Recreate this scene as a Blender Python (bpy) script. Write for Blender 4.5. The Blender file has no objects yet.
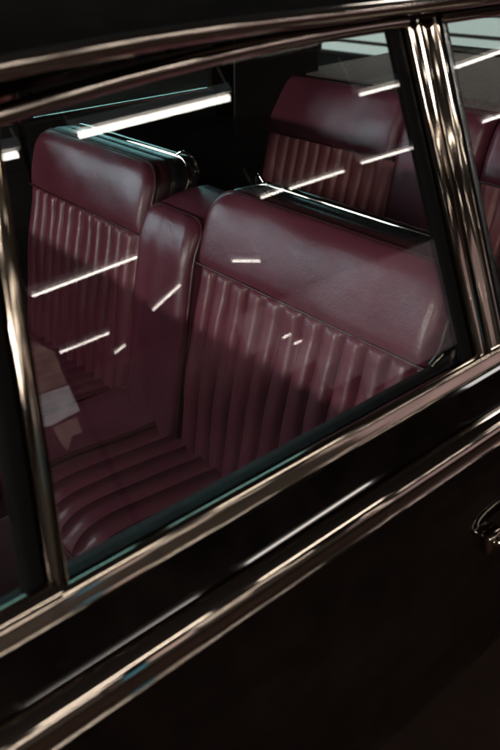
import bpy, bmesh, math, random
from mathutils import Vector, Matrix, noise
random.seed(7)
S = bpy.context.scene
COL = S.collection
PI = math.pi
V = Vector

# ------------------------------------------------------------------ materials
def mat(name, col, rough=.5, metal=0., spec=.5, coat=0., coat_rough=.05, sheen=0.):
    m = bpy.data.materials.new(name); m.use_nodes = True
    p = m.node_tree.nodes['Principled BSDF']
    p.inputs['Base Color'].default_value = (*col, 1)
    p.inputs['Roughness'].default_value = rough
    p.inputs['Metallic'].default_value = metal
    p.inputs['Specular IOR Level'].default_value = spec
    p.inputs['Coat Weight'].default_value = coat
    p.inputs['Coat Roughness'].default_value = coat_rough
    p.inputs['Sheen Weight'].default_value = sheen
    return m

def nd(m, t, **kw):
    n = m.node_tree.nodes.new(t)
    for k, v in kw.items():
        if k in n.inputs: n.inputs[k].default_value = v
        else: setattr(n, k, v)
    return n
def ln(m, a, ao, b, bi): m.node_tree.links.new(a.outputs[ao], b.inputs[bi])

def rough_noise(m, scale, lo, hi, detail=5., stretch=(1, 1, 1)):
    p = m.node_tree.nodes['Principled BSDF']
    tc = nd(m, 'ShaderNodeTexCoord'); mp = nd(m, 'ShaderNodeMapping'); mp.inputs['Scale'].default_value = stretch
    n = nd(m, 'ShaderNodeTexNoise', Scale=scale, Detail=detail, Roughness=.6)
    r = nd(m, 'ShaderNodeMapRange'); r.inputs['From Min'].default_value = .3; r.inputs['From Max'].default_value = .72
    r.inputs['To Min'].default_value = lo; r.inputs['To Max'].default_value = hi
    ln(m, tc, 'Object', mp, 'Vector'); ln(m, mp, 'Vector', n, 'Vector'); ln(m, n, 'Fac', r, 'Value'); ln(m, r, 'Result', p, 'Roughness')

def col_noise(m, scale, c1, c2, detail=6., lo=.3, hi=.7, stretch=(1, 1, 1)):
    p = m.node_tree.nodes['Principled BSDF']
    tc = nd(m, 'ShaderNodeTexCoord'); mp = nd(m, 'ShaderNodeMapping'); mp.inputs['Scale'].default_value = stretch
    n = nd(m, 'ShaderNodeTexNoise', Scale=scale, Detail=detail, Roughness=.6)
    r = nd(m, 'ShaderNodeValToRGB')
    r.color_ramp.elements[0].position = lo; r.color_ramp.elements[0].color = (*c1, 1)
    r.color_ramp.elements[1].position = hi; r.color_ramp.elements[1].color = (*c2, 1)
    ln(m, tc, 'Object', mp, 'Vector'); ln(m, mp, 'Vector', n, 'Vector'); ln(m, n, 'Fac', r, 'Fac'); ln(m, r, 'Color', p, 'Base Color')

def leather(name, c1, c2, lo=.36, hi=.52, grain=420., strength=.18):
    m = mat(name, c1, .42, spec=.5)
    rough_noise(m, 9., lo, hi); col_noise(m, 7., c1, c2, 7., .32, .68)
    p = m.node_tree.nodes['Principled BSDF']
    tc = nd(m, 'ShaderNodeTexCoord')
    v = nd(m, 'ShaderNodeTexVoronoi', Scale=grain); v.feature = 'SMOOTH_F1'
    w = nd(m, 'ShaderNodeTexNoise', Scale=26., Detail=6., Roughness=.65)   # creases
    b1 = nd(m, 'ShaderNodeBump', Strength=strength, Distance=.0012)
    b2 = nd(m, 'ShaderNodeBump', Strength=.22, Distance=.006)
    ln(m, tc, 'Object', v, 'Vector'); ln(m, tc, 'Object', w, 'Vector')
    ln(m, v, 'Distance', b1, 'Height'); ln(m, w, 'Fac', b2, 'Height'); ln(m, b2, 'Normal', b1, 'Normal'); ln(m, b1, 'Normal', p, 'Normal')
    return m

def glass_mat(name, tint):
    m = bpy.data.materials.new(name); m.use_nodes = True
    nt = m.node_tree; nt.nodes.clear()
    out = nd(m, 'ShaderNodeOutputMaterial'); mix = nd(m, 'ShaderNodeMixShader')
    tr = nd(m, 'ShaderNodeBsdfTransparent'); tr.inputs['Color'].default_value = (*tint, 1)
    gl = nd(m, 'ShaderNodeBsdfGlossy'); gl.inputs['Roughness'].default_value = 0.0
    g = nd(m, 'ShaderNodeNewGeometry')
    dot = nd(m, 'ShaderNodeVectorMath', operation='DOT_PRODUCT')
    ab = nd(m, 'ShaderNodeMath', operation='ABSOLUTE')
    s1 = nd(m, 'ShaderNodeMath', operation='SUBTRACT'); s1.inputs[0].default_value = 1
    pw = nd(m, 'ShaderNodeMath', operation='POWER'); pw.inputs[1].default_value = 5
    ma = nd(m, 'ShaderNodeMath', operation='MULTIPLY_ADD'); ma.inputs[1].default_value = .96; ma.inputs[2].default_value = .04
    ln(m, g, 'Normal', dot, 0); ln(m, g, 'Incoming', dot, 1); ln(m, dot, 'Value', ab, 0); ln(m, ab, 0, s1, 1); ln(m, s1, 0, pw, 0); ln(m, pw, 0, ma, 0)
    ln(m, ma, 0, mix, 0); ln(m, tr, 0, mix, 1); ln(m, gl, 0, mix, 2); ln(m, mix, 0, out, 'Surface')
    return m

def emit(name, col, strength, mottle=0.):
    m = bpy.data.materials.new(name); m.use_nodes = True
    m.node_tree.nodes.clear()
    o = nd(m, 'ShaderNodeOutputMaterial'); e = nd(m, 'ShaderNodeEmission'); e.inputs['Color'].default_value = (*col, 1); e.inputs['Strength'].default_value = strength
    ln(m, e, 0, o, 'Surface')
    if mottle:                                     # uneven glow over the pane or sheet
        tc = nd(m, 'ShaderNodeTexCoord'); n = nd(m, 'ShaderNodeTexNoise', Scale=mottle, Detail=8., Roughness=.7)
        r = nd(m, 'ShaderNodeMapRange'); r.inputs['From Min'].default_value = .3; r.inputs['From Max'].default_value = .7
        r.inputs['To Min'].default_value = .35 * strength; r.inputs['To Max'].default_value = 1.15 * strength
        ln(m, tc, 'Object', n, 'Vector'); ln(m, n, 'Fac', r, 'Value'); ln(m, r, 'Result', e, 'Strength')
    return m

M = {}
M['leather'] = leather('burgundy leather', (.082, .017, .030), (.120, .027, .044), .28, .44)
M['leather_seat'] = leather('worn burgundy leather', (.102, .021, .035), (.150, .033, .051), .32, .48)
M['rear_flutes'] = leather('light red leather', (.23, .060, .072), (.31, .092, .105), .4, .55)  # rear flutes in a lighter red than the front seats
M['piping'] = leather('piping leather', (.035, .006, .009), (.06, .010, .014), .4, .5)
M['door_top'] = mat('door top vinyl', (.008, .008, .008), .6, spec=.2); rough_noise(M['door_top'], 30, .5, .7)
M['border'] = leather('dark border leather', (.030, .008, .011), (.05, .012, .016), .28, .38)
M['vinyl'] = mat('black vinyl', (.012, .011, .012), .3, spec=.5); rough_noise(M['vinyl'], 30, .22, .38)
M['trim_dark'] = mat('dark trim cloth', (.020, .013, .012), .8); rough_noise(M['trim_dark'], 40, .7, .9)
M['headliner'] = mat('headlining', (.2, .15, .13), .9); col_noise(M['headliner'], 60, (.16, .12, .10), (.23, .17, .15))
M['carpet'] = mat('burgundy carpet', (.06, .012, .016), .95, sheen=.3); col_noise(M['carpet'], 150, (.035, .008, .010), (.08, .018, .022))
M['paint'] = mat('black paint', (.0035, .0022, .0018), .5, spec=0., coat=1., coat_rough=.05); col_noise(M['paint'], 22, (.0025, .0016, .0013), (.008, .0055, .0045), 9, .35, .75)
M['chrome'] = mat('chrome', (.58, .505, .43), .05, 1.); rough_noise(M['chrome'], 20, .04, .055)
M['chrome_worn'] = mat('worn chrome', (.54, .465, .385), .12, 1.); rough_noise(M['chrome_worn'], 20, .075, .095)
M['pillar_chrome'] = mat('bronzed chrome', (.42, .36, .29), .07, 1.); rough_noise(M['pillar_chrome'], 20, .055, .08)
M['rail_chrome'] = mat('bright rail chrome', (.78, .70, .61), .10, 1.); rough_noise(M['rail_chrome'], 20, .08, .11)
M['rubber'] = mat('black rubber', (.006, .006, .006), .9, spec=.02); rough_noise(M['rubber'], 50, .4, .6)
M['shelf'] = mat('grey shelf cloth', (.30, .27, .25), .9); col_noise(M['shelf'], 80, (.060, .042, .038), (.11, .082, .075))
M['glass'] = glass_mat('window glass', (.93, .955, .94))
M['floor'] = mat('concrete floor', (.07, .045, .035), .95, spec=.05); col_noise(M['floor'], 1.6, (.020, .013, .011), (.045, .029, .023), 9)
M['wall'] = mat('plaster wall', (.36, .29, .24), .9); col_noise(M['wall'], .9, (.24, .19, .16), (.42, .34, .29), 8)
M['ceiling'] = mat('dark ceiling', (.02, .016, .014), .9); col_noise(M['ceiling'], 2, (.014, .011, .010), (.026, .021, .019))
M['housing'] = mat('lamp housing', (.6, .6, .58), .5)
M['tube'] = emit('lit tube', (1., .90, .82), 18.)
M['daylight'] = emit('lit window pane', (.62, .86, .95), 16.)
M['paper'] = mat('pale paper', (.62, .58, .58), .8); col_noise(M['paper'], 6, (.5, .46, .47), (.7, .66, .66))
M['board'] = mat('brown board', (.42, .27, .18), .8); col_noise(M['board'], 5, (.36, .23, .15), (.48, .32, .22))

# ------------------------------------------------------------------ object helpers
def empty(name, loc=(0, 0, 0)):
    o = bpy.data.objects.new(name, None); COL.objects.link(o); o.location = loc; o.empty_display_size = .1; return o
def tag(o, label=None, cat=None, group=None, kind=None):
    if label: o['label'] = label
    if cat: o['category'] = cat
    if group: o['group'] = group
    if kind: o['kind'] = kind
    return o
def obj(name, bm, m, parent=None, angle=35, flat=False):
    me = bpy.data.meshes.new(name)
    bmesh.ops.recalc_face_normals(bm, faces=bm.faces)
    bm.to_mesh(me); bm.free()
    if not flat:
        for p in me.polygons: p.use_smooth = True
        me.set_sharp_from_angle(angle=math.radians(angle))
    me.materials.append(m)
    o = bpy.data.objects.new(name, me); COL.objects.link(o)
    if parent: o.parent = parent
    return o
def copy_tree(o, parent=None, off=None):
    c = o.copy(); COL.objects.link(c); c.parent = parent
    for ch in list(o.children): copy_tree(ch, c)
    if off: c.location = V(o.location) + V(off)
    return c
def B(): return bmesh.new()

def add_box(bm, lo, hi, bev=0., seg=2):
    t = bmesh.new()
    r = bmesh.ops.create_cube(t, size=1)
    lo = V(lo); hi = V(hi); c = (lo + hi) / 2; d = hi - lo
    for v in t.verts: v.co = V((v.co.x * d.x, v.co.y * d.y, v.co.z * d.z)) + c
    if bev: bmesh.ops.bevel(t, geom=list(t.edges), offset=bev, segments=seg, affect='EDGES', profile=.5)
    merge(bm, t); return bm
def merge(bm, t):
    mp = {}
    for v in t.verts: mp[v] = bm.verts.new(v.co)
    for f in t.faces:
        try: bm.faces.new([mp[v] for v in f.verts])
        except ValueError: pass
    t.free()

def catmull(pts, n):
    P = [V(p) for p in pts]; out = []
    for i in range(len(P) - 1):
        p0 = P[i - 1] if i else P[0] * 2 - P[1]; p1 = P[i]; p2 = P[i + 1]; p3 = P[i + 2] if i + 2 < len(P) else P[-1] * 2 - P[-2]
        for k in range(n):
            t = k / n
            out.append(.5 * ((2 * p1) + (p2 - p0) * t + (2 * p0 - 5 * p1 + 4 * p2 - p3) * t * t + (3 * p1 - p0 - 3 * p2 + p3) * t ** 3))
    out.append(P[-1]); return out

def add_tube(bm, pts, r, seg=10, closed=False):
    P = [V(p) for p in pts]; n = len(P); rings = []; up = None
    rr = r if callable(r) else (lambda i: r)
    for i in range(n):
        a = P[(i - 1) % n] if (closed or i) else P[0]; b = P[(i + 1) % n] if (closed or i < n - 1) else P[-1]
        T = (b - a).normalized()
        if up is None:
            up = V((0, 0, 1)) if abs(T.z) < .9 else V((0, 1, 0))
        s = T.cross(up).normalized(); up = s.cross(T).normalized()
        rings.append([bm.verts.new(P[i] + (s * math.cos(2 * PI * k / seg) + up * math.sin(2 * PI * k / seg)) * rr(i)) for k in range(seg)])
    m = n if closed else n - 1
    for i in range(m):
        A = rings[i]; Bq = rings[(i + 1) % n]
        for k in range(seg): bm.faces.new((A[k], A[(k + 1) % seg], Bq[(k + 1) % seg], Bq[k]))
    if not closed:
        bm.faces.new(rings[0][::-1]); bm.faces.new(rings[-1])
    return bm

def loft(bm, rings, closed=True, caps=True):
    R = [[bm.verts.new(p) for p in r] for r in rings]
    n = len(R[0])
    for i in range(len(R) - 1):
        for k in range(n if closed else n - 1):
            bm.faces.new((R[i][k], R[i][(k + 1) % n], R[i + 1][(k + 1) % n], R[i + 1][k]))
    if caps and closed:
        bm.faces.new(R[0][::-1]); bm.faces.new(R[-1])
    return R

def panel(bm, base, disp, nu, nv, skirt=None):
    """grid surface base(u,v) pushed along its normal by disp(u,v); skirt = vector along which the rim is carried back"""
    e = 1e-3; G = []
    for j in range(nv + 1):
        row = []
        for i in range(nu + 1):
            u = i / nu; v = j / nv
            p = base(u, v)
            u0, u1 = max(0, u - e), min(1, u + e); v0, v1 = max(0, v - e), min(1, v + e)
            n = (base(u1, v) - base(u0, v)).cross(base(u, v1) - base(u, v0))
            n = n.normalized() if n.length > 1e-12 else V((0, 0, 1))
            row.append(bm.verts.new(p + n * disp(u, v)))
        G.append(row)
    for j in range(nv):
        for i in range(nu): bm.faces.new((G[j][i], G[j][i + 1], G[j + 1][i + 1], G[j + 1][i]))
    if skirt is not None:
        rim = G[0][:] + [G[j][nu] for j in range(1, nv + 1)] + G[nv][-2::-1] + [G[j][0] for j in range(nv - 1, 0, -1)]
        k = [bm.verts.new(v.co + V(skirt)) for v in rim]
        m = len(rim)
        for i in range(m): bm.faces.new((rim[i], k[i], k[(i + 1) % m], rim[(i + 1) % m]))
        bm.faces.new(k)
    return G

def rnd(d, R):                       # rounded shoulder, 0 at the rim and 1 at R inside it
    x = 1 - min(max(d / R, 0), 1); return math.sqrt(max(0, 1 - x * x))
def nz(p, s): return noise.noise(V(p) * s)

# ------------------------------------------------------------------ the car
YC = 1.235                                        # centre line; x runs rearward, y across from the near side, z up
def mir(p): return V((p[0], 2 * YC - p[1], p[2]))
def gy(z): return .465 + (z - 1.02) * .375         # plane of the near side windows
CAR = empty('classic_car', (0, 0, 0))
tag(CAR, 'black classic saloon car with burgundy leather seats and chrome window trim', 'car')

# ---- front seats ---------------------------------------------------
ZS, ZT, ZB = .953, 1.092, .47
def prof(z):                                       # reclined face of the backrest, x for a height
    if z < ZS: return .715 + .095 * ((z - ZB) / (ZS - ZB)) ** 1.1
    t = (z - ZS) / (ZT - ZS); return .81 + .028 * t + .024 * t * t
def outline(z, hw, R=.055, top=ZT):
    if z < top - R: return hw
    k = (z - (top - R)) / R
    return hw - R + R * math.sqrt(max(0, 1 - k * k))
FL = 11
def flute(x, n):
    fr = (x * n) % 1.0
    return max(0, 1 - abs(2 * fr - 1) ** 3.0) ** .7

def fluted_back(y0, hw, zb, zs, n, xo=0., pf=prof, seed=0., h=.020, side=.02, nu_per=16):
    bm = B()
    def base(u, v):
        z = zb + (zs - zb) * v; return V((pf(z) + xo, y0 + hw * (1 - 2 * u), z))
    def disp(u, v):
        z = zb + (zs - zb) * v; s = hw * (1 - 2 * u); d = hw - abs(s); dt = (1 - v) * (zs - zb)
        sag = .0025 * nz((s * 9 + seed, v * 5, seed), 1.)
        m = side / (2 * hw)
        uu = (u - m) / (1 - 2 * m)
        uu += .004 * nz((u * 6, v * 4 + seed, 3), 1)
        fl = flute(min(max(uu, 0), .99999), n) if 0 <= uu <= 1 else .3
        hh = h * (1 + .22 * nz((int(uu * n) * 1.7 + seed, v * 3, 0), 1))
        return .012 * rnd(d, .05) * rnd(dt + .006, .015) - .006 + hh * fl * (.55 + .45 * rnd(dt, .02)) * rnd(d, .03) + .010 * math.sin(PI * min(1, v * 1.1)) + sag
    panel(bm, base, disp, n * nu_per, 70, skirt=(.05, 0, 0))
    return bm
def head_roll(y0, hw, zs, zt, xo=0., pf=prof, R=.055, bulge=.021, seed=0.):
    bm = B()
    def base(u, v):
        vv = math.sin(v * PI / 2) ; z = zs + (zt - zs) * vv
        return V((pf(z) + xo, y0 + outline(z, hw, R, zt) * (1 - 2 * u), z))
    def disp(u, v):
        vv = math.sin(v * PI / 2); z = zs + (zt - zs) * vv; w = outline(z, hw, R, zt)
        d = (1 - abs(1 - 2 * u)) * w; db = (z - zs); dt = zt - z
        return bulge * rnd(d, .03) * rnd(db + .014, .03) * rnd(dt + .001, .035) + .003 * nz((u * 5 + seed, v * 2.5, seed), 1.) * min(1, d / .03)
    panel(bm, base, disp, 60, 26, skirt=(.010, 0, 0))
    return bm
def rim_pts(y0, hw, zb, zt, R=.055, xo=0., pf=prof, grow=0.):
    pts = []
    zz = [zb + (zt - R - zb) * i / 20 for i in range(20)]
    for z in zz: pts.append(V((pf(z) + xo, y0 + hw + grow, z)))
    for i in range(13):
        a = i / 12 * PI / 2; z = zt - R + R * math.sin(a); pts.append(V((pf(z) + xo, y0 + hw - R + (R + grow) * math.cos(a), z + grow * math.sin(a))))
    for i in range(1, 12):
        pts.append(V((pf(zt) + xo, y0 + (hw - R) * (1 - 2 * i / 12), zt + grow)))
    for i in range(13):
        a = PI / 2 - i / 12 * PI / 2; z = zt - R + R * math.sin(a); pts.append(V((pf(z) + xo, y0 - hw + R - (R + grow) * math.cos(a), z + grow * math.sin(a))))
    for z in zz[::-1]: pts.append(V((pf(z) + xo, y0 - hw - grow, z)))
    return pts

Y1 = .853; Y2 = 1.632
def front_seat(y0, label, seed, HW=.295):
    seat = empty('front_seat', (0, 0, 0)); seat.parent = CAR; seat['label'] = label
    obj('backrest', fluted_back(y0, HW - .002, ZB, ZS, FL, seed=seed), M['leather_seat'], seat, 60)
    obj('headrest', head_roll(y0, HW - .002, ZS, ZT, seed=seed), M['leather'], seat, 60)
    bm = B(); add_tube(bm, rim_pts(y0, HW, ZB, ZT), .0042, 8)
    seam = [V((prof(ZS) - .0165, y0 + s * (HW - .004), ZS)) for s in [-1 + i / 10 for i in range(21)]]
    add_tube(bm, seam, .0032, 8)
    obj('piping', bm, M['piping'], seat)
    # black shell round the sides, top and back
    bm = B()
    r0 = rim_pts(y0, HW, ZB, ZT, grow=.001); rings = []
    for d, g in ((.002, -.004), (.010, .002), (.024, .005), (.038, .004)):
        q = rim_pts(y0, HW, ZB, ZT, grow=g); rings.append([V((p.x + d, p.y, p.z - .05 * d)) for p in q])
    loft(bm, rings, closed=False, caps=False)
    obj('seat_border', bm, M['border'], seat, 50)
    bm = B(); rings = []
    for d, g in ((.037, .001), (.041, .0045), (.06, .004), (.082, .001)):
        q = rim_pts(y0, HW, ZB, ZT, grow=g); rings.append([V((p.x + d, p.y, p.z - .05 * d)) for p in q])
    loft(bm, rings, closed=False, caps=False)
    rings = []
    for d, g in ((.094, .001), (.104, .003), (.118, -.004), (.124, -.016)):
        q = rim_pts(y0, HW, ZB, ZT, grow=g); rings.append([V((p.x + d, p.y, p.z - .05 * d)) for p in q])
    R = loft(bm, rings, closed=False, caps=False)
    bm.faces.new(R[-1])
    obj('seat_shell', bm, M['vinyl'], seat, 50)
    bm = B(); rings = []
    for d, g in ((.080, -.006), (.0810, .0035), (.083, .0062), (.087, .0072), (.092, .0062), (.0945, .0035), (.096, -.006)):
        q = rim_pts(y0, HW, ZB, ZT, grow=g); rings.append([V((p.x + d, p.y, p.z - .05 * d)) for p in q])
    loft(bm, rings, closed=False, caps=False)
    obj('chrome_strip', bm, M['chrome'], seat)
    # catch at the inner top corner
    s = 1 if y0 < YC else -1
    cx, cy, cz = prof(ZT) + .088, y0 + s * (HW - .022), ZT - .008
    bm = B(); add_tube(bm, catmull([(cx - .012, cy - s * .03, cz + .012), (cx - .008, cy - s * .012, cz + .021), (cx, cy + s * .004, cz + .016), (cx + .006, cy + s * .014, cz + .0), (cx + .008, cy + s * .018, cz - .022)], 6), .003, 10)
    add_box(bm, (cx - .002, min(cy + s * .011, cy + s * .021), cz - .030), (cx + .013, max(cy + s * .011, cy + s * .021), cz - .016), .003)
    obj('seat_catch', bm, M['chrome'], seat)
    # cushion: flutes run fore and aft, front edge rolls over
    path = catmull([(.80, .545), (.72, .560), (.60, .572), (.48, .583), (.415, .581), (.376, .562), (.357, .522), (.352, .45), (.353, .32)], 12)
    L = [0.]
    for a, b in zip(path, path[1:]): L.append(L[-1] + (V(b) - V(a)).length)
    def at(t):
        t *= L[-1]
        for i in range(len(L) - 1):
            if L[i + 1] >= t:
                k = (t - L[i]) / (L[i + 1] - L[i]); return V(path[i]).lerp(V(path[i + 1]), k)
        return V(path[-1])
    tl = [at(j / 200) for j in range(201)]
    def pt(v):
        f = min(max(v, 0), 1) * 200; i = min(int(f), 199); return tl[i].lerp(tl[i + 1], f - i)
    ya, yb = (y0 - HW + .01, 1.200) if y0 < YC else (0, y0 + HW - .01)
    if y0 > YC: ya = 1.386
    hwc = (yb - ya) / 2; yc = (ya + yb) / 2; n = 12
    vt = .685
    def base(u, v):
        q = pt(v); return V((q[0], yc + hwc * (1 - 2 * u), q[1]))
    def disp(u, v):
        d = (1 - abs(1 - 2 * u)) * hwc
        end = rnd((vt - v) * L[-1], .05) if v < vt else 0
        fl = flute(min(u, .9999), n)
        return -( .0) + .019 * fl * end * rnd(d, .02) + .012 * rnd(d, .05) - .016 + .003 * nz((u * 6 + seed, v * 5, 2.), 1)
    bm = B(); panel(bm, base, disp, n * 12, 70, skirt=None)
    cush = obj('seat_cushion', bm, M['leather_seat'], seat, 60)
    ring = [V((pt(v)[0], 0, pt(v)[1])) for v in [i / 40 for i in range(41)]]
    for y in (ya, yb):
        f = [V((p.x, y, p.z - .004)) for p in ring] + [V((.80, y, .32))]
        bm = B(); bm.faces.new([bm.verts.new(p) for p in f]); obj('cushion_side', bm, M['leather'], seat)
    bm = B()
    for y in (ya, yb): add_tube(bm, [V((p.x, y, p.z + .004)) for p in ring], .0055, 8)
    q = pt(vt); add_tube(bm, [V((q[0] - .001, yc + hwc * s_, q[1] + .0)) for s_ in (-1, -.5, 0, .5, 1)], .0038, 8)
    obj('cushion_piping', bm, M['piping'], seat)
    return seat
front_seat(Y1, 'driver side burgundy front seat nearest the open view, fluted below a smooth padded top', 0.)
front_seat(Y2, 'passenger side burgundy front seat beyond the folded armrest', 5.3, HW=.285)

# ---- folded centre armrest and centre cushion ------------------------
def pfa(z): return .700 + .105 * max(0, (z - .50) / .52) ** 1.15 + (.02 * ((z - .96) / .07) if z > .96 else 0)
arm = empty('centre_armrest'); arm.parent = CAR
AY, AH, AT = 1.243, .098, 1.028
bm = head_roll(AY, AH - .001, .50, AT, pf=pfa, R=.035, bulge=.02, seed=2.2)
obj('armrest_face', bm, M['leather'], arm, 60)
bm = B(); rings = []
for d, g in ((.002, -.003), (.015, .002), (.05, .006), (.09, .006), (.13, -.002), (.145, -.02)):
    q = rim_pts(AY, AH, .50, AT, R=.035, pf=pfa, grow=g); rings.append([V((p.x + d, p.y, p.z + .12 * d)) for p in q])
R = loft(bm, rings, closed=False, caps=False); bm.faces.new(R[-1])
obj('armrest_body', bm, M['leather'], arm, 60)
bm = B(); add_tube(bm, rim_pts(AY, AH, .50, AT, R=.035, pf=pfa), .004, 8); obj('piping', bm, M['piping'], arm)
bm = B()
cp = catmull([(.76, .0, .575), (.62, 0, .576), (.50, 0, .580), (.43, 0, .574), (.385, 0, .52), (.372, 0, .33)], 8)
def cb(u, v):
    f = v * (len(cp) - 1); i = min(int(f), len(cp) - 2); q = cp[i].lerp(cp[i + 1], f - i); return V((q.x, 1.293 + .092 * (1 - 2 * u), q.z))
panel(bm, cb, lambda u, v: .008 * rnd((1 - abs(1 - 2 * u)) * .092, .04) - .006 + .003 * nz((u * 3, v * 6, 8), 1), 20, 40, skirt=(.0, 0, -.1))
obj('centre_cushion', bm, M['leather'], CAR, 60)

# ---- rear bench -------------------------------------------------------
rs = empty('rear_seat'); rs.parent = CAR; rs['label'] = 'burgundy rear bench seat with fluted backrests'
RX = .885
def pfr(z): return prof(z)
for y0, sd in ((1.662, 1.), (2 * YC - 1.662, 4.)):
    obj('backrest', fluted_back(y0, .285, .42, .945, 11, xo=RX, pf=lambda z: prof(max(z, ZB)), seed=sd, nu_per=12, h=.015), M['rear_flutes'], rs, 60)
    bm = head_roll(y0, .285, .945, 1.115, xo=RX, bulge=.03, R=.06, seed=sd + 2, pf=lambda z: prof(min(z, ZT)))
    obj('headrest', bm, M['leather'], rs, 60)
    bm = B(); add_tube(bm, rim_pts(y0, .287, .45, 1.115, R=.06, xo=RX, pf=lambda z: prof(min(max(z, ZB), ZT))), .004, 8)
    add_tube(bm, [V((prof(.945) + RX - .0165, y0 + s * .282, .945)) for s in (-1, -.5, 0, .5, 1)], .0032, 8)
    obj('piping', bm, M['piping'], rs)
bm = head_roll(YC, .135, .42, 1.10, xo=RX - .012, pf=lambda z: prof(min(max(z, ZB), ZT)), R=.03, bulge=.03, seed=9); obj('armrest', bm, M['leather'], rs, 60)
bm = B(); panel(bm, lambda u, v: V((1.68 - .5 * v, 1.94 - 1.41 * u, .47 + .03 * v)), lambda u, v: .012 * flute(min(u, .9999), 30) * rnd(min(v, 1 - v) * .5, .04), 240, 20, skirt=(0, 0, -.08))
obj('seat_cushion', bm, M['leather_seat'], rs, 60)
bm = B(); add_box(bm, (1.76, .53, .42), (1.90, 1.94, 1.095), .02); obj('seat_frame', bm, M['leather'], rs)
bm = B(); panel(bm, lambda u, v: V((1.80 + .62 * v, 1.94 - 1.41 * u, 1.118 + .012 * v)), lambda u, v: 0, 4, 4, skirt=(0, 0, -.03))
obj('parcel_shelf', bm, M['shelf'], CAR)

# ---- body sides --------------------------------------------------------
SIDE = [(.452, 1.012), (.446, 1.011), (.438, 1.0085), (.428, 1.003), (.419, .996), (.411, .988), (.404, .980), (.398, .970), (.393, .958), (.387, .942), (.381, .92), (.375, .89), (.370, .85), (.366, .80), (.364, .74), (.365, .68),
        (.369, .62), (.376, .56), (.386, .50), (.40, .44), (.418, .39), (.44, .35), (.47, .32)]
def bx(x):                                          # plan curve of the flank
    return .10 * max(0, (x - 2.0) / 1.2) ** 2 + .12 * max(0, (-x - .2) / 1.4) ** 2
def skin(x0, x1, m=1, n=None):
    bm = B(); n = n or max(4, int((x1 - x0) / .06)); pr = catmull([V((a, b, 0)) for a, b in SIDE], 3)
    rings = []
    for i in range(n + 1):
        x = x0 + (x1 - x0) * i / n
        r = [V((x, p.x + bx(x), p.y)) for p in pr] + [V((x, p.x + bx(x) + .012, p.y - .004)) for p in pr[::-1]]
        rings.append([mir(p) for p in r] if m < 0 else r)
    loft(bm, rings); return bm
def sweep_x(bm, prof_yz, x0, x1, n=40, m=1, zf=None, bow=True):
    rings = []
    for i in range(n + 1):
        x = x0 + (x1 - x0) * i / n
        r = [V((x, a + (bx(x) if bow else 0), b + (zf(x) if zf else 0))) for a, b in prof_yz]
        rings.append([mir(p) for p in r] if m < 0 else r)
    loft(bm, rings)
    return bm
def arc(cy, cz, ry, rz, a0, a1, n):
    return [(cy + ry * math.cos(math.radians(a0 + (a1 - a0) * i / n)), cz + rz * math.sin(math.radians(a0 + (a1 - a0) * i / n))) for i in range(n + 1)]
# chrome sections (y,z), outside is -y
BELT = [(.468, 1.010), (.468, 1.028), (.465, 1.0315), (.460, 1.0320), (.4565, 1.0300), (.4535, 1.0235), (.4500, 1.0160), (.4475, 1.0095), (.4440, 1.0075), (.4425, 1.0045), (.4440, 1.0035), (.452, 1.0035)]
TRIM = [(.404, .991), (.400, .9935), (.395, .9925), (.389, .989), (.3835, .983), (.380, .976), (.3785, .9685), (.380, .9635), (.3835, .9615), (.3835, .9575), (.381, .955), (.382, .951), (.387, .9495), (.393, .9545), (.3985, .966), (.404, .98)]

def outer_door(name, x0, x1, m, label=None):
    d = empty(name); d.parent = CAR
    if label: d['label'] = label
    obj('door_skin', skin(x0, x1, m), M['paint'], d)
    b = B(); sweep_x(b, BELT, x0 + .001, x1 - .001, m=m); obj('belt_moulding', b, M['chrome_worn'], d, 50)
    b = B(); sweep_x(b, TRIM, x0 + .001, x1 - .001, m=m); obj('side_moulding', b, M['chrome'], d, 50)
    # inner sill roll and trim card
    b = B(); sweep_x(b, [(.4745, .985), (.4745, 1.004), (.482, 1.010), (.500, 1.009), (.518, 1.002), (.528, .988), (.531, .965), (.531, .40), (.50, .40), (.50, .965), (.49, .985)], x0 + .004, x1 - .004, m=m, bow=False)
    obj('door_card', b, M['door_top'], d)
    return d

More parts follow.
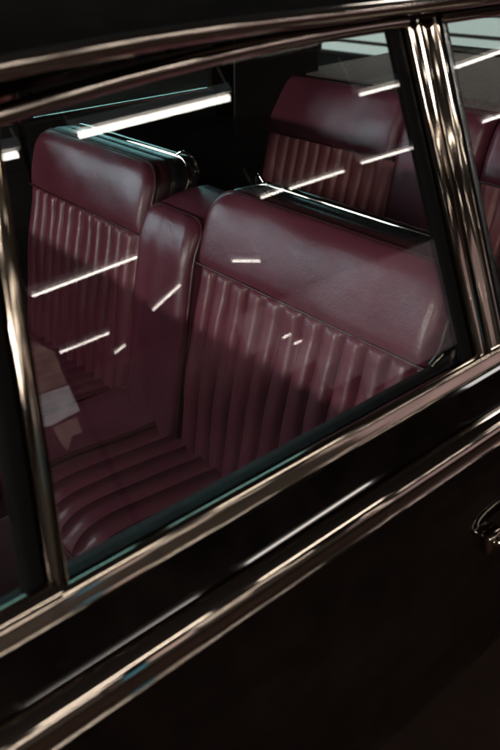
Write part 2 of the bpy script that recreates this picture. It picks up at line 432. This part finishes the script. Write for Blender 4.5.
ZTOP = lambda x: 1.4015 + .0265 * (1 - ((.72 - min(x, .72)) / .48) ** 2 if x < .72 else 1) - (.05 * max(0, (x - 1.0) / .6) ** 2)
def frame_top(bm, x0, x1, m, w=.013, dep=.014, n=30):
    rings = []
    for i in range(n + 1):
        x = x0 + (x1 - x0) * i / n; z = ZTOP(x); y = gy(z) - .006
        s = V((0, .351, .936)); o = V((0, -.936, .351)); c = V((x, y, z))
        r = [c + s * a + o * b for a, b in ((-.0075, -.012), (-.0085, .002), (-.006, .006), (-.001, .008), (.004, .0065), (.0075, .003), (.0085, -.012))]
        rings.append([mir(p) for p in r] if m < 0 else r)
    loft(bm, rings)
def strip_up(bm, xb, xt, z0, z1, w, prj, m=1, n=14, dep=.012, flat=False):
    """a raised chrome or rubber strip lying on the window plane, from the belt up"""
    rings = []
    for i in range(n + 1):
        k = i / n; z = z0 + (z1 - z0) * k; x = xb + (xt - xb) * k
        o = V((0, -.936, .351)); c = V((x, gy(z), z))
        sec = [(-.5, -dep), (-.5, .2 * prj), (-.40, .66 * prj), (-.22, .93 * prj), (0, prj), (.22, .93 * prj), (.40, .66 * prj), (.5, .2 * prj), (.5, -dep)]
        if flat: sec = [(-.5, -dep), (-.5, .75 * prj), (-.46, .95 * prj), (-.40, prj), (-.33, .8 * prj), (-.28, .62 * prj), (0., .80 * prj), (.28, .66 * prj), (.34, .8 * prj), (.40, prj), (.46, .95 * prj), (.5, .75 * prj), (.5, -dep)]
        r = [c + V((a * w, 0, 0)) + o * b for a, b in sec]
        rings.append([mir(p) for p in r] if m < 0 else r)
    loft(bm, rings)
def pane(pts, m=1, th=.004):
    """pts: (x, z) outline on the window plane"""
    bm = B(); o = V((0, .936, -.351)) * th
    P = [V((x, gy(z), z)) for x, z in pts]
    if m < 0: P = [mir(p) for p in P]; o = V((0, -.936, -.351)) * th
    A = [bm.verts.new(p) for p in P]; C = [bm.verts.new(p + o) for p in P]
    bm.faces.new(A); bm.faces.new(C[::-1])
    for i in range(len(A)): bm.faces.new((A[i], C[i], C[(i + 1) % len(A)], A[(i + 1) % len(A)]))
    return bm

def side(m):
    near = m > 0
    fd = outer_door('front_door', -.42, .812, m, 'near front door, black with chrome mouldings' if near else None)
    rd = outer_door('rear_door', .816, 1.72, m)
    # upper frame of the front window, turning down into the pillar
    b = B(); frame_top(b, .06, .745, m); obj('window_frame', b, M['rail_chrome'], fd, 50)
    b = B(); strip_up(b, .775, .755, 1.020, 1.437, .026, .012, m, flat=True); obj('frame_post', b, M['pillar_chrome'], fd, 50)
    b = B(); strip_up(b, .751, .730, 1.012, 1.428, .022, .004, m, dep=.006); 
    sweep_x(b, [(.4685, 1.008), (.4685, 1.026), (.4725, 1.029), (.4765, 1.024), (.4765, 1.0)], .15, .74, m=m, bow=False)
    obj('window_seal', b, M['rubber'], fd, 50)
    xs = [.16 + .585 * i / 20 for i in range(21)]
    obj('window_glass', pane([(.152, 1.008), (.745, 1.008)] + [(x, ZTOP(x)) for x in xs[::-1] if x > .235] + [(.224, 1.398)], m), M['glass'], fd, flat=True)
    # quarter light: bar, its own pane and base
    b = B(); strip_up(b, .150, .224, 1.024, 1.402, .0175, .010, m, flat=True); obj('quarter_light_bar', b, M['pillar_chrome'], fd, 50)
    b = B(); strip_up(b, .130, .205, 1.02, 1.40, .018, .003, m); obj('quarter_light_seal', b, M['rubber'], fd, 50)
    obj('quarter_light', pane([(-.26, 1.008), (.136, 1.008), (.210, 1.398), (.08, 1.394)], m), M['glass'], fd, flat=True)
    b = B(); sweep_x(b, [(.459, 1.028), (.455, 1.0285), (.453, 1.036), (.457, 1.041), (.466, 1.042), (.472, 1.038), (.472, 1.028)], -.26, .150, m=m, bow=False); obj('quarter_light_sill', b, M['chrome_worn'], fd, 50)
    # rear side window
    b = B(); frame_top(b, .808, 1.42, m); obj('window_frame', b, M['chrome_worn'], rd, 50)
    b = B(); strip_up(b, .8225, .802, 1.020, 1.434, .010, .008, m); obj('frame_post', b, M['chrome'], rd, 50)
    b = B(); strip_up(b, .833, .8135, 1.012, 1.42, .009, .004, m); obj('window_seal', b, M['rubber'], rd, 50)
    obj('window_glass', pane([(.83, 1.008), (1.50, 1.008), (1.40, ZTOP(1.40))] + [(x, ZTOP(x)) for x in (1.3, 1.2, 1.1, 1.0, .9, .812)], m), M['glass'], rd, flat=True)
    b = B(); strip_up(b, 1.50, 1.405, 1.02, ZTOP(1.4) + .004, .024, .010, m); obj('rear_frame_post', b, M['chrome'], rd, 50)
    # centre pillar between the doors
    b = B(); strip_up(b, .803, .782, 1.020, 1.448, .030, .010, m, flat=True); cp_ = obj('centre_pillar', b, M['pillar_chrome'], CAR, 50)
    b = B(); add_bx = strip_up(b, .836, .816, 1.0, 1.43, .036, -.014, m, dep=.03); obj('pillar_trim', b, M['vinyl'], cp_, 50)
    # wing and quarter panel
    obj('front_wing', skin(-1.7, -.424, m), M['paint'], CAR)
    obj('rear_wing', skin(1.724, 3.1, m), M['paint'], CAR)
    # windscreen pillar and rear quarter of the roof
    def post(name, a, b_, c, d, mt):
        bb = B(); P = [V(q) for q in (a, b_, c, d)]
        if m < 0: P = [mir(p) for p in P]
        o = V((0, .04 * m, -.01))
        loft(bb, [P, [p + o for p in P]]); return obj(name, bb, mt, CAR)
    post('windscreen_pillar', (-.36, .462, 1.012), (-.27, .462, 1.012), (.08, .612, 1.41), (.02, .60, 1.45), M['paint'])
    post('rear_quarter', (1.515, .455, 1.012), (1.93, .455, 1.012), (1.74, .60, 1.42), (1.42, .598, 1.405), M['paint'])
    obj('quarter_glass', pane([(1.90, 1.010), (2.42, 1.010), (2.05, 1.425), (1.72, 1.415)], m), M['glass'], CAR, flat=True)
    bb = B(); P = [V(q) for q in ((1.53, .535, .95), (1.92, .535, .95), (1.75, .67, 1.42), (1.44, .67, 1.42))]
    if m < 0: P = [mir(p) for p in P]
    loft(bb, [P, [p + V((0, .006 * m, 0)) for p in P]]); obj('quarter_trim', bb, M['trim_dark'], CAR)
    return fd, rd
fd, rd = side(1)
ffd, frd = side(-1)
# raised garnish rail along the top of the far doors, with a bright flat cap
for d, xa, xb in ((ffd, .0, .80), (frd, .82, 1.46)):
    b = B(); sweep_x(b, [(.488, 1.00), (.488, 1.098), (.494, 1.104), (.530, 1.104), (.536, 1.098), (.536, .99)], xa, xb, m=-1, bow=False); obj('garnish_rail', b, M['door_top'], d)
    b = B(); sweep_x(b, [(.496, 1.103), (.496, 1.1085), (.499, 1.110), (.520, 1.110), (.523, 1.108), (.523, 1.103)], xa + .01, xb - .01, m=-1, bow=False)
    obj('rail_cap', b, M['chrome'], d)
# interior latch on the sill near the pillar
b = B(); add_tube(b, catmull([(.715, .500, 1.018), (.735, .499, 1.028), (.765, .498, 1.037), (.800, .499, 1.040)], 6), lambda i: .004 + .0045 * (i / 18) , 12)
add_box(b, (.778, .487, 1.029), (.814, .511, 1.049), .006, 3)
add_tube(b, [(.765, .498, 1.0), (.765, .498, 1.030)], .006, 10)
obj('lock_lever', b, M['chrome'], fd)

# door handle of the near front door
hx, hz = -.022, .024
b = B()
add_tube(b, catmull([(x + hx, y - .004, z + hz) for x, y, z in [(.716, .366, .792), (.722, .352, .796), (.745, .344, .797), (.78, .341, .797), (.82, .343, .797), (.837, .352, .796), (.843, .364, .792)]], 8), lambda i: .0065 + .002 * math.sin(PI * i / 48), 14)
hd = obj('door_handle', b, M['pillar_chrome'], fd)
for a in (.706, .824):
    b = B(); add_box(b, (a + hx, .352, .774 + hz), (a + .032 + hx, .372, .806 + hz), .006, 3); obj('handle_mount', b, M['pillar_chrome'], fd)

# ---- roof --------------------------------------------------------------
def roof_z(x, y):
    s = abs(y - YC) / (YC - .565)
    zx = 1.452 - .030 * max(0, (.5 - x) / .5) ** 2 - .045 * max(0, (x - 1.0) / 1.1) ** 2
    return zx + .085 * (1 - min(1, s) ** 2.4)
roof = empty('roof'); roof.parent = CAR
def rp(u, v):
    x = .04 + 2.02 * v; y = .566 + (2 * YC - 1.132) * u; return V((x, y, roof_z(x, y)))
b = B(); panel(b, rp, lambda u, v: 0, 40, 30); obj('roof_panel', b, M['paint'], roof, 70)
b = B(); panel(b, lambda u, v: V((.06 + 1.98 * v, .60 + (2 * YC - 1.2) * u, min(1.432 + .04 * (1 - (2 * u - 1) ** 2), roof_z(.06 + 1.98 * v, .60 + (2 * YC - 1.2) * u) - .016))), lambda u, v: 0, 30, 20); obj('headlining', b, M['headliner'], roof, 70)
for m in (1, -1):
    b = B(); rings = []; rings2 = []
    for i in range(61):
        x = .03 + 2.02 * i / 60; z = roof_z(x, .566)
        c = V((x, .568, z - .002))
        r = [c + V((0, a, h)) for a, h in ((.006, -.010), (-.004, -.0105), (-.010, -.007), (-.013, -.001), (-.0115, .004), (-.007, .0068), (-.001, .0065), (.006, .002))]
        zt = ZTOP(x)
        r2 = [V((x, .577, z - .009)), V((x, gy(zt) - .004, zt + .011)), V((x, gy(zt) + .03, zt + .011)), V((x, .61, z - .006))]
        rings.append([mir(p) for p in r] if m < 0 else r); rings2.append([mir(p) for p in r2] if m < 0 else r2)
    loft(b, rings); obj('drip_rail', b, M['rail_chrome'], roof, 50)
    b = B(); loft(b, rings2); obj('roof_side_rail', b, M['paint'], roof, 50)

# ---- rear screen, windscreen, bonnet, boot, floor -----------------------
def sheet(name, a, b_, c, d, mt, th, parent=CAR, n=12, crown=0.):
    bm = B(); a, b_, c, d = V(a), V(b_), V(c), V(d)
    panel(bm, lambda u, v: a.lerp(b_, u).lerp(d.lerp(c, u), v), lambda u, v: crown * 4 * u * (1 - u), n, 8, skirt=th)
    return obj(name, bm, mt, parent, 60)
sheet('rear_screen', (2.43, 2.0, 1.125), (2.43, .47, 1.125), (2.07, .62, 1.425), (2.07, 1.85, 1.425), M['glass'], (.004, 0, .003))
b = B(); add_tube(b, [(2.425, .48, 1.142), (2.43, YC, 1.142), (2.425, 1.99, 1.142)], .011, 10); add_tube(b, [(2.07, .62, 1.412), (2.07, 1.85, 1.412)], .010, 10); obj('rear_screen_frame', b, M['chrome_worn'], CAR)
sheet('windscreen', (-.33, .48, 1.02), (-.33, 1.99, 1.02), (.05, 1.86, 1.44), (.05, .61, 1.44), M['glass'], (-.004, 0, .003))
sheet('bonnet', (-1.7, .56, 1.0), (-1.7, 1.91, 1.0), (-.36, 2.02, 1.012), (-.36, .452, 1.012), M['paint'], (0, 0, -.02), crown=.02)
sheet('boot_lid', (2.42, .47, 1.012), (2.42, 2.0, 1.012), (3.1, 1.9, .985), (3.1, .57, .985), M['paint'], (0, 0, -.02), crown=.02)
b = B(); add_box(b, (-1.72, .5, .35), (-1.70, 1.97, .99)); obj('front_panel', b, M['paint'], CAR); b = B(); add_box(b, (3.10, .52, .35), (3.12, 1.95, .98)); obj('rear_panel', b, M['paint'], CAR)
b = B(); add_box(b, (-.33, .54, .80), (-.05, 1.93, 1.0), .04, 4); obj('dashboard', b, M['vinyl'], CAR)
b = B(); add_box(b, (-.30, .49, .29), (1.9, 1.98, .315)); add_box(b, (-.29, 1.12, .316), (1.6, 1.36, .40), .03, 3); add_box(b, (-.345, .49, .3), (-.32, 1.98, .80)); obj('floor_pan', b, M['carpet'], CAR)
b = B()
for m in (1, -1):
    sweep_x(b, [(.475, .24), (.475, .318), (.53, .318), (.53, .24)], -1.6, 3.0, m=m)
obj('sill', b, M['paint'], CAR)

# ------------------------------------------------------------------ the room
def struct(name, a, b_, m):
    bm = B(); add_box(bm, a, b_); return tag(obj(name, bm, m, flat=True), kind='structure')
struct('floor', (-9, -13, -.1), (19, 9, 0), M['floor'])
struct('ceiling', (-9, -13, 3.35), (19, 9, 3.45), M['ceiling'])
bm = B(); add_box(bm, (-9, -13.2, 0.002), (19, -13.0, 3.348)); tag(obj('wall', bm, M['wall'], flat=True), 'plain plaster wall far behind the camera side of the car', 'wall')

def lamp(x0, x1, y0, y1=None, r=.011, z=3.0):
    y1 = y0 if y1 is None else y1
    L = empty('tube_lamp', ((x0 + x1) / 2, (y0 + y1) / 2, z))
    tag(L, 'white fluorescent tube lamp hanging in rows above the open side of the car', 'lamp', 'tube lamps above the car')
    a = V((x0, y0, z)); b_ = V((x1, y1, z)); c = (a + b_) / 2; d = (b_ - a).normalized()
    bm = B(); add_tube(bm, [a - c, b_ - c], r, 12); obj('tube', bm, M['tube'], L)
    bm = B(); s = d.cross(V((0, 0, 1))) * .03
    P = [a - c - d * .03, b_ - c + d * .03]
    loft(bm, [[p + s + V((0, 0, .03)), p - s + V((0, 0, .03)), p - s + V((0, 0, .09)), p + s + V((0, 0, .09))] for p in P])
    for p in P: add_tube(bm, [p + V((0, 0, .09)), p + V((0, 0, .35))], .006, 6)
    obj('housing', bm, M['housing'], L)
    return L
lamp(2.03, 3.09, -2.54, -2.43, .021); lamp(.56, 1.66, -2.66, -2.62, .02); lamp(4.63, 5.20, -2.76, -2.72); lamp(5.72, 6.5, -2.63, -2.44)
lamp(4.69, 4.95, -4.52, -4.47); lamp(5.07, 5.81, -4.50, -4.43); lamp(6.02, 7.15, -4.34, -4.31); lamp(7.94, 9.0, -4.10, -3.98)
lamp(2.40, 3.48, -5.42, -5.21); lamp(3.32, 4.24, -8.45, -8.31)
lamp(4.79, 4.83, -7.85, -6.96); lamp(4.96, 5.01, -10.05, -9.68); lamp(5.54, 6.33, -6.65, -7.17)
for x in (-.75, -2.05, -3.35): lamp(x, x + 1.1, -2.64, r=.012)  # tubes added further forward, themselves unseen, to light the seat fronts
for y in (-4.5, -5.4):
    for x in (.35, -.95, -2.25): lamp(x, x + 1.1, y)  # more added tubes ahead for the seat fronts

def window(name, c, w, h, ax, label, m, bars='v'):
    """a tall lit window of the building, or an added fill panel: frame, panes"""
    W = empty(name, c); tag(W, label, 'window')
    bm = B()
    if ax == 'x': add_box(bm, (-.02, -w / 2, -h / 2), (0.02, w / 2, h / 2))
    else: add_box(bm, (-w / 2, -.02, -h / 2), (w / 2, .02, h / 2))
    obj('pane', bm, m, W)
    bm = B()
    if bars == 'h':
        for k in (-1, -.45, .2, 1): add_box(bm, (-.045, -w / 2, k * h / 2 - .012), (-.02, w / 2, k * h / 2 + .012))
    for k in (-1, -.33, .33, 1) if bars == 'v' else ():
        if ax == 'x': add_box(bm, (-.04, k * w / 2 - .03, -h / 2 - .03), (.04, k * w / 2 + .03, h / 2 + .03))
        else: add_box(bm, (k * w / 2 - .03, -.04, -h / 2 - .03), (k * w / 2 + .03, .04, h / 2 + .03))
    obj('frame', bm, M['trim_dark'], W)
M['pane_front'] = emit('bright front window', (1., .90, .88), 330.)
M['pane_far'] = emit('blue far window', (.40, .85, .92), 2.8)
M['pane_cool'] = emit('cool front window', (.74, .87, 1.), 7.5)
M['fill_side'] = emit('side fill light', (1., .88, .82), 75.)
M['pane_rear'] = emit('pale rear window', (.86, .97, .95), .5)
M['fill_front'] = emit('front fill light', (.92, .93, 1.), 9.5)
M['fill_rear'] = emit('rear fill light', (1., .93, .9), 7.)
window('window_or_fill', (-4.6, 1.0, 1.87), 1.1, .13, 'x', 'high bright lit window ahead of the car', M['pane_front'])
window('window_or_fill', (5.2, 8.6, 2.5), 8.0, 1.2, 'y', 'blue lit window on the far side of the car', M['pane_far'])
window('window_or_fill', (-3.9, 6.2, 2.6), 4.6, 2.4, 'y', 'pale blue lit window ahead of the car on the far side', M['pane_cool'])
window('window_or_fill', (5.0, 3.3, .80), 3.4, .36, 'x', 'low pale lit window behind the car seen through its rear screen', M['pane_rear'], bars='h')
# added glowing panes in steps, mirrored as a faint veil in the glass
F = empty('veil_panes', (11., -12.9, 0)); tag(F, 'added row of dim mauve stepped glow panes along the far wall', 'glow panes')
M['veil'] = emit('dim mauve pane', (1., .74, .78), .40, .6)
for xa, xb, zb in ((9.3, 9.95, 2.3), (10.0, 10.85, 1.55), (10.9, 11.95, .75), (12.0, 17.5, .3)):
    bm = B(); add_box(bm, (xa - 11., -.05, zb), (xb - 11., -.02, 3.25)); obj('pane', bm, M['veil'], F, flat=True)
    bm = B(); add_box(bm, (xa - 11., -.08, zb - .06), (xb - 11., -.015, zb)); obj('pane_rail', bm, M['trim_dark'], F, flat=True)
def fill_panel(c, w, d, label, m):
    W = empty('fill_panel', c); tag(W, label, 'fill light')
    bm = B(); add_box(bm, (-w / 2, -d / 2, 0), (w / 2, d / 2, .03), .005); obj('diffuser', bm, m, W)
    bm = B(); add_box(bm, (-w / 2 - .05, -d / 2 - .05, .031), (w / 2 + .05, d / 2 + .05, .10), .01); obj('frame', bm, M['trim_dark'], W)
fill_panel((-1.75, 1.5, 3.2), 1.3, 1.3, 'added square cool fill panel over the bonnet', M['fill_front'])  # added overhead fill that brightens the seat cushions
window('window_or_fill', (-3.3, -3.2, 2.85), 1.3, .5, 'x', 'added warm fill panel high ahead of the car on the open side', M['fill_side'])  # added fill that brightens the rear seat through the front side window
fill_panel((3.9, 1.4, 3.2), 1.6, 1.6, 'added square warm fill panel over the boot', M['fill_rear'])  # added overhead fill that brightens the parcel shelf

# glowing sheets added across the room for the patches mirrored in the side window
D = empty('mirror_sheets', (1.65, -4.0, 0)); tag(D, 'added glowing pale and brown sheets mirrored in the side window', 'glow sheets')
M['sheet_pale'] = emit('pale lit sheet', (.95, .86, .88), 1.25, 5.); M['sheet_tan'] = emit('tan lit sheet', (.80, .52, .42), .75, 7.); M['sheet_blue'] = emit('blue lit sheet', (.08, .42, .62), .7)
def glow_sheet(name, pts, m, y=0.):
    bm = B(); A = [bm.verts.new((x - 1.65, y, z)) for x, z in pts]; C = [bm.verts.new((x - 1.65, y - .01, z)) for x, z in pts]
    bm.faces.new(A); bm.faces.new(C[::-1])
    for i in range(len(A)): bm.faces.new((A[i], C[i], C[(i + 1) % len(A)], A[(i + 1) % len(A)]))
    obj(name, bm, m, D, flat=True)
glow_sheet('tan_sheet', [(1.46, 1.90), (1.83, 1.885), (1.85, 2.14), (1.72, 2.28), (1.46, 2.28)], M['sheet_tan'])
glow_sheet('pale_sheet', [(1.46, 1.67), (1.60, 1.645), (1.83, 1.665), (1.835, 1.87), (1.46, 1.89)], M['sheet_pale'])
glow_sheet('jagged_sheet', [(1.60, 1.63), (1.79, 1.63), (1.775, 1.51), (1.70, 1.52), (1.625, 1.435), (1.60, 1.5)], M['sheet_tan'])
glow_sheet('blue_sheet', [(1.24, 1.25), (1.42, 1.25), (1.42, 1.68), (1.24, 1.68)], M['sheet_blue'])
bm = B(); add_box(bm, (-.57, -.06, 0), (-.53, -.02, 2.35)); add_box(bm, (.20, -.06, 0), (.24, -.02, 2.35), 0); add_box(bm, (-.53, -.06, 2.30), (.20, -.02, 2.35)); obj('frame', bm, M['trim_dark'], D)
for p in ((7.5, -9, 2.02), (7.66, -9, 1.84)):
    lamp(p[0] - .07, p[0] + .07, p[1], p[1] + .05, r=.012, z=p[2])

# ------------------------------------------------------------------ world, camera, render
w = bpy.data.worlds.new('World'); S.world = w; w.use_nodes = True
w.node_tree.nodes['Background'].inputs['Color'].default_value = (.8, .6, .5, 1); w.node_tree.nodes['Background'].inputs['Strength'].default_value = .004

f = 730.
def unit(a, b): return V((a, b, f)).normalized()
X = unit(1290 - 250, -99 - 375); Y = unit(-453 - 250, -44 - 375); Y = (Y - X * X.dot(Y)).normalized(); Z = X.cross(Y)
Rm = Matrix((X, Y, Z))
c0 = Rm @ V((1, 0, 0)); c1 = Rm @ V((0, -1, 0)); c2 = Rm @ V((0, 0, -1))
cam = bpy.data.cameras.new('Camera'); co = bpy.data.objects.new('Camera', cam); COL.objects.link(co)
mw = Matrix((c0, c1, c2)).transposed().to_4x4(); mw.translation = V((0, 0, 1.52)); co.matrix_world = mw
cam.sensor_fit = 'VERTICAL'; cam.sensor_height = 36; cam.lens = 36 * f / 750
cam.clip_start = .02; cam.clip_end = 100
cam.dof.use_dof = True; cam.dof.focus_distance = 1.45; cam.dof.aperture_fstop = 5.0
S.camera = co
S.view_settings.view_transform = 'Standard'; S.view_settings.look = 'None'; S.view_settings.exposure = .45; S.view_settings.gamma = 1
S.render.engine = 'CYCLES'
S.cycles.max_bounces = 12; S.cycles.transparent_max_bounces = 24; S.cycles.sample_clamp_indirect = 6
S.render.resolution_x = 683; S.render.resolution_y = 1024
